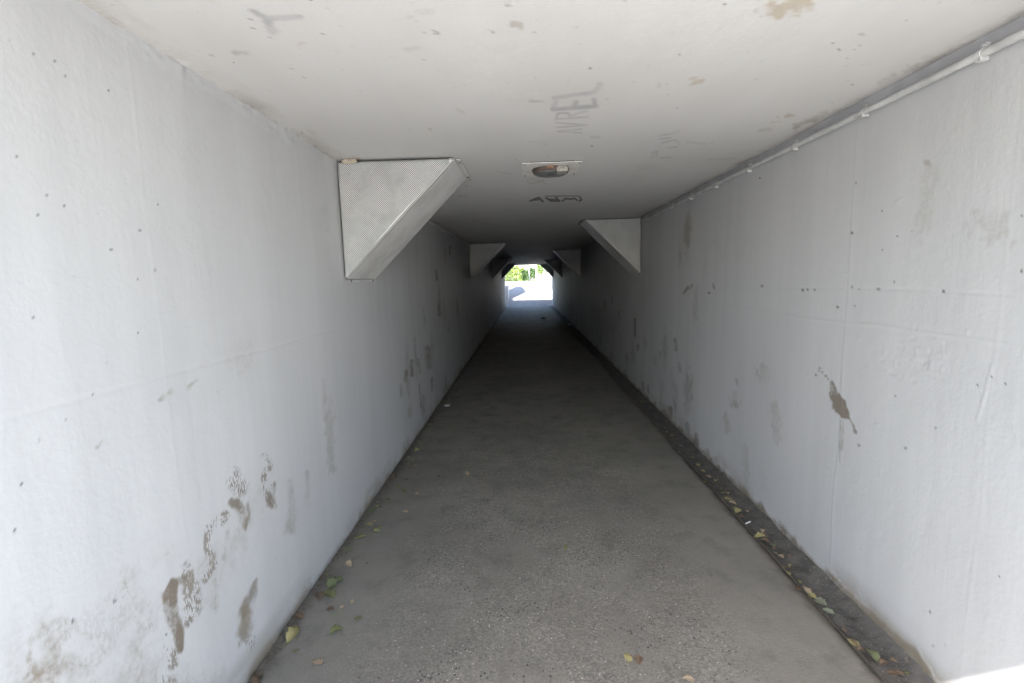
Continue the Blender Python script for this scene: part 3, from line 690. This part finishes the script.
for a in ((293, 637, .085, 'yellow', 'yellow-green leaf, largest one at the foot of the left wall near the bottom edge'), (317.5, 664, .052, 'tan', 'pale tan dry leaf lying alone on the path near the bottom left'),
          (336, 632, .056, 'olive', 'curled olive leaf on the path right of the big yellow-green leaf'), (333, 585, .085, 'green', 'big green leaf on top of the clump beside the left wall'),
          (330, 595, .075, 'olive', 'olive leaf at the lower side of the big green clump'), (338, 580, .06, 'green', 'smaller green leaf at the upper right of the green clump'),
          (319, 597, .06, 'brown', 'brown leaf against the wall left of the green clump'), (330, 610, .035, 'brown', 'small dark brown leaf just below the green clump'),
          (335, 615, .036, 'grey', 'small grey-green leaf below the dark brown one'), (352, 602, .022, 'tan', 'tiny tan leaf right of the green clump'),
          (298, 618, .045, 'brown', 'brown leaf upright at the wall foot above the big yellow-green leaf'), (349, 564.5, .05, 'tan', 'tan leaf alone above the green clump'),
          (348, 550, .06, 'green', 'green leaf hugging the wall foot above the tan leaf'), (360, 538, .075, 'olive', 'wide olive leaf below the small yellow leaf by the left wall'),
          (369, 525, .055, 'yellow', 'yellow leaf in the upper group by the left wall'), (376, 532, .045, 'olive', 'olive leaf right of the yellow one in the upper group'),
          (373, 511, .07, 'green', 'dark green leaf topmost in the upper group by the left wall'), (394, 478, .045, 'brown', 'brown leaf alone at the left wall foot halfway along the visible floor'),
          (258, 680, .05, 'brown', 'brown leaf at the very bottom left corner of the path')): leaf(*a, GL)
for a in ((404, 492, .035, 'olive'), (417, 494, .03, 'tan'), (417, 450.5, .045, 'yellow'), (426.5, 462, .035, 'olive'), (388, 500, .03, 'brown'), (410, 468, .025, 'brown')):
    leaf(*a, 'small leaf scrap lying off the left wall farther along the path', 'small leaf scraps farther along the left side')
for a in ((467, 474, .06, 'tan', 'thin tan leaf lying flat on the left half of the path'), (567, 548, .04, 'olive', 'small olive leaf in the middle of the path'),
          (628, 658, .040, 'yellow', 'yellow-green leaf on the path near the bottom edge'), (639, 660, .04, 'brown', 'dark leaf touching the right of the yellow-green one near the bottom'),
          (689, 680, .040, 'tan', 'orange-tan leaf cut by the bottom edge of the photo')): leaf(*a, GF)
for a in ((871.5, 656, .075, 'green', 'bright green leaf on the gutter edge nearest the camera'), (853, 643, .06, 'yellow', 'ochre leaf just beyond the bright green leaf at the gutter'),
          (829, 612, .055, 'grey', 'grey-green leaf in the gutter, nearer of the two pale ones'), (820, 602, .075, 'grey', 'large grey-green leaf in the gutter beside the orange one'),
          (807, 591, .06, 'tan', 'orange-tan leaf in the gutter beside the large grey-green one'), (812, 596, .045, 'yellow', 'yellow leaf between the orange and the grey-green leaves in the gutter'),
          (781, 557, .045, 'tan', 'reddish tan leaf alone in the gutter'), (760, 537, .075, 'yellow', 'large ochre leaf in the gutter just nearer than the white cigarette end'),
          (765, 541, .05, 'brown', 'brown leaf tucked beside the large ochre leaf in the gutter'), (800, 582, .035, 'olive', 'small olive leaf on the gutter edge before the orange leaf'),
          (893, 674, .045, 'brown', 'brown leaf in the gutter corner nearest the sunlit patch')): leaf(*a, GR)
for a in ((738.5, 512, .06, 'yellow'), (732, 503, .055, 'tan'), (727, 499, .05, 'yellow'), (724, 493, .05, 'olive'), (716, 481, .05, 'yellow'), (708.5, 477, .05, 'tan'), (698, 465, .045, 'yellow'), (688, 454, .05, 'brown'),
          (720, 487, .045, 'brown'), (735, 509, .04, 'olive'), (703, 471, .04, 'yellow'), (712, 482, .04, 'brown'), (681, 446, .045, 'tan'), (693, 458, .04, 'olive'), (742, 517, .04, 'brown'), (729, 497, .04, 'brown'), (672, 436, .04, 'yellow'), (665, 428, .04, 'tan'),
          (774, 549, .03, 'brown'), (790, 566, .03, 'yellow'), (844, 630, .03, 'brown'), (861, 651, .035, 'brown')):
    leaf(*a, 'small dry leaf in the litter strip of the right gutter', 'small dry leaves in the right gutter')
g = random.Random(5)
for _ in range(70):                                        # crumbs of leaf blown along the foot of the left wall
    t = g.random()**.8; y = 1.95 + 5.2*t; q = np.array([XL + .03 + abs(g.gauss(0, .11)), y, .002]); X, Y = project(q)
    leaf(float(X), float(Y), g.uniform(.016, .034), g.choice(('brown', 'tan', 'olive', 'yellow', 'brown')), 'crumb of dry leaf near the foot of the left wall', 'leaf crumbs along the left wall')
for _ in range(70):
    y = 1.75 + 9*g.random()**1.3; q = np.array([g.uniform(XE-.02, XR-.03), y, ZG]); X, Y = project(q)
    leaf(float(X), float(Y), g.uniform(.018, .040), g.choice(('brown', 'tan', 'olive', 'yellow', 'brown')), 'small dry leaf in the litter strip of the right gutter', 'small dry leaves in the right gutter')
M_paper = plain('white_litter', (.78, .78, .76), .7, .1, 30)
P = spot(748, 523, 2, ZG+.02); bm = bmesh.new(); bm_tube(bm, [(-.022, 0, 0), (.022, 0, .002)], .0042, 10)
o = obj('cigarette_end', bm, M_paper, loc=(P[0], P[1], ZG+.022)); o.rotation_euler[2] = .5; tag(o, 'white cigarette end lying in the right gutter', 'litter')
def scrap(px, py, s, label):
    P = spot(px, py, 2, .004); bm = bmesh.new()
    bmesh.ops.create_grid(bm, x_segments=4, y_segments=4, size=.5)
    for v in bm.verts: v.co.z = .14*math.sin(v.co.x*5+px)*math.cos(v.co.y*4) + .16; v.co.x += .1*math.sin(v.co.y*7)
    bmesh.ops.solidify(bm, geom=list(bm.faces), thickness=.03)
    o = obj('paper_scrap', bm, M_paper, loc=(P[0], P[1], .002)); o.scale = (s, s, s); tag(o, label, 'litter')
scrap(447, 406, .07, 'white paper scrap near the left wall in the darker floor'); scrap(543, 319.5, .22, 'pale crumpled paper far down the dark floor')
scrap(570, 325, .14, 'pale scrap at the right side far down the dark floor')

# ------------------------------------------------------------------ beyond the far mouth
def foliage_mat(name, a, b):
    n = N(name); col = n.mix(n.ramp(n.noise(3.5, 4), .38, .64), a, b)
    m = n.done(col, .6, spec=.3); n.p.inputs['Transmission Weight'].default_value = 0
    return m
M_hedge = foliage_mat('yellow_green_foliage', (.15, .21, .03), (.09, .14, .02)); M_shrub = foliage_mat('dark_green_foliage', (.06, .105, .03), (.035, .065, .02))
M_tree = foliage_mat('tree_foliage', (.07, .12, .035), (.045, .08, .03)); M_bark = plain('bark', (.12, .095, .07), .9, .4, 12)
def leaves(bm, n, fn, size):
    for _ in range(n):
        c = Vector(fn()); d = Vector((random.gauss(0, 1), random.gauss(0, 1), random.gauss(0, 1))).normalized(); e = d.orthogonal().normalized()
        e.rotate(Matrix.Rotation(random.uniform(0, 6.28), 3, d)); f = d.cross(e); s = size*random.uniform(.6, 1.3)
        bm.faces.new([bm.verts.new(c + e*s), bm.verts.new(c + f*s*.5), bm.verts.new(c - e*s), bm.verts.new(c - f*s*.5)])
def bush(name, label, cat, cx, cy, w, d, h, mat, n, size, group=None):
    root = empty(name, (cx, cy, gz(cy)-.03), label, cat, group)
    bm = bmesh.new()
    def fn():
        u, v, t = random.uniform(-1, 1), random.uniform(-1, 1), random.random()**.7
        top = 1 + .10*math.sin(u*w*2.3+cx) + .06*math.sin(u*w*6.1)
        return (u*w/2, v*d/2*(1-.25*t*t), .05 + t*h*top)
    leaves(bm, n, fn, size); obj('foliage', bm, mat, root)
    for k in range(max(3, int(w*2))):
        x = (k+.5)/max(3, int(w*2))*w - w/2
        bm = bmesh.new(); bm_tube(bm, [(x, 0, 0), (x+random.uniform(-.1, .1), random.uniform(-.1, .1), h*.7)], [.03, .012], 6); obj('stem', bm, M_bark, root)
bush('hedge', 'bright yellow-green hedge seen through the left of the far mouth', 'hedge', -3.4, 47.2, 6.6, 1.0, 1.35, M_hedge, 9000, .075)
bush('shrub', 'darker green shrub at the right end of the yellow-green hedge', 'shrub', .35, 46.0, 1.25, .9, 1.1, M_shrub, 2600, .07)
bush('shrub', 'pale green shrub before the pale building beyond the far mouth', 'shrub', 1.75, 50.0, 1.0, .8, 1.5, M_hedge, 900, .07)
bush('shrub', 'dark shrub at the right edge of the far mouth', 'shrub', 2.75, 46.0, .7, .7, 1.5, M_tree, 1500, .07)
def tree(label, x, y, th, ch, cw, n):
    root = empty('tree', (x, y, gz(y)-.03), label, 'tree', 'trees beyond the far mouth')
    bm = bmesh.new(); bm_tube(bm, [(0, 0, 0), (.05, .03, th*.5), (0, 0, th), (.1, .05, th+ch*.5)], [.16, .13, .10, .04], 8); tr = obj('trunk', bm, M_bark, root, smooth=True)
    tips = []
    for k in range(9):
        a = k*2.4; tip = Vector((math.cos(a)*cw*random.uniform(.25, .45), math.sin(a)*cw*random.uniform(.25, .45), th+ch*random.uniform(.15, .9))); tips.append(tip)
        bm = bmesh.new(); bm_tube(bm, [(0, 0, th*random.uniform(.7, 1)), tip*.6+Vector((0, 0, th*.35)), tip], [.06, .04, .015], 6); obj('limb', bm, M_bark, tr, smooth=True)
    bm = bmesh.new()
    def fn():
        t = random.choice(tips); return (t.x+random.gauss(0, cw*.13), t.y+random.gauss(0, cw*.13), t.z+random.gauss(0, ch*.11))
    leaves(bm, n, fn, .12); obj('crown', bm, M_tree, root)
tree('leafy tree above the hedge, far behind the left of the far mouth', -2.2, 58, 2.2, 3.4, 3.6, 3500)
tree('leafy tree far behind the pale building', 6.5, 75, 2.5, 4.5, 4.5, 3500)
M_post = plain('galvanised_post', (.22, .23, .25), .45, .2, 10, .3)
post = empty('bollard', (.33, 40.0, gz(40)-.002), 'slim grey metal post standing in the middle of the sunlit ramp', 'bollard')
bm = bmesh.new(); bm_tube(bm, [(0, 0, 0), (0, 0, 1.12)], .025, 14); obj('pole', bm, M_post, post, smooth=True)
bm = bmesh.new(); bmesh.ops.create_uvsphere(bm, u_segments=14, v_segments=8, radius=.03, matrix=Matrix.Translation((0, 0, 1.125))); obj('cap', bm, M_post, post, smooth=True)
bm = bmesh.new(); bm_tube(bm, [(0, 0, .85), (0, 0, .98)], .027, 14); obj('reflective_band', bm, plain('reflective_white', (.8, .8, .78), .4, .05), post)
# pale building behind
M_rend = plain('pale_render', (.66, .63, .56), .8, .1, 1.5); M_roof = plain('red_roof_tile', (.26, .11, .07), .8, .3, 4); M_pane = plain('window_glass', (.06, .08, .09), .1, .2, 3); M_fr = plain('white_frame', (.75, .75, .74), .5, .05)
ho = empty('house', (5.5, 66, ZR-.03), 'pale rendered house far behind the right of the far mouth', 'house')
bm = bmesh.new(); bm_box(bm, -5, 6, 0, 7, 0, 4.6); obj('wall', bm, M_rend, ho)
bm = bmesh.new(); q = [bm.verts.new(v) for v in ((-5.4, -.4, 4.603), (6.4, -.4, 4.603), (6.4, 7.4, 4.603), (-5.4, 7.4, 4.603), (-5.4, 3.5, 6.8), (6.4, 3.5, 6.8))]
for f in ((0, 1, 5, 4), (2, 3, 4, 5), (1, 2, 5), (3, 0, 4), (3, 2, 1, 0)): bm.faces.new([q[k] for k in f])
obj('roof', bm, M_roof, ho)
for x in (-4, -1.7, .8, 3.4):
    for z in (.9, 3.0):
        bm = bmesh.new(); bm_box(bm, x-.03, x+1.03, -.06, -.003, z-.03, z+1.33); w = obj('window', bm, M_fr, ho)
        bm = bmesh.new(); bm_box(bm, x+.05, x+.95, -.07, -.0605, z+.05, z+1.25); obj('pane', bm, M_pane, w)

# ------------------------------------------------------------------ light
SUN_AZ = math.radians(19); EL = math.atan(1.14*math.cos(SUN_AZ))
d = Vector((math.sin(SUN_AZ), math.cos(SUN_AZ), -math.tan(EL))).normalized()
sl = bpy.data.lights.new('sun', 'SUN'); sl.energy = 4.0; sl.angle = math.radians(.5); sl.color = (1, .965, .92)
so = bpy.data.objects.new('sun', sl); C.objects.link(so); so.rotation_euler = d.to_track_quat('-Z', 'Y').to_euler()
wd = bpy.data.worlds.new('World'); bpy.context.scene.world = wd; wd.use_nodes = True
sk = wd.node_tree.nodes.new('ShaderNodeTexSky'); sk.sky_type = 'NISHITA'; sk.sun_disc = False
sk.dust_density = 1.2; sk.sun_elevation = EL; sk.sun_rotation = math.radians(180) + SUN_AZ
bg = wd.node_tree.nodes['Background']; wd.node_tree.links.new(sk.outputs[0], bg.inputs[0]); bg.inputs[1].default_value = .13

# ------------------------------------------------------------------ camera and render settings
cd = bpy.data.cameras.new('camera'); cd.sensor_width = 36; cd.lens = F*36/W; cd.clip_start = .02; cd.clip_end = 2000
co = bpy.data.objects.new('camera', cd); C.objects.link(co)
co.matrix_world = Matrix(((_r[0], _u[0], -_fw[0], EYE[0]), (_r[1], _u[1], -_fw[1], EYE[1]), (_r[2], _u[2], -_fw[2], EYE[2]), (0, 0, 0, 1)))
sc = bpy.context.scene; sc.camera = co
sc.view_settings.view_transform = 'Standard'; sc.view_settings.look = 'None'; sc.view_settings.exposure = 3.17; sc.view_settings.gamma = 1
cy = sc.cycles; cy.max_bounces = 8; cy.diffuse_bounces = 7; cy.glossy_bounces = 3; cy.caustics_reflective = False; cy.caustics_refractive = False
cy.use_denoising = True; cy.sample_clamp_indirect = 8
cy.use_adaptive_sampling = True; cy.adaptive_threshold = .03; cy.adaptive_min_samples = 16
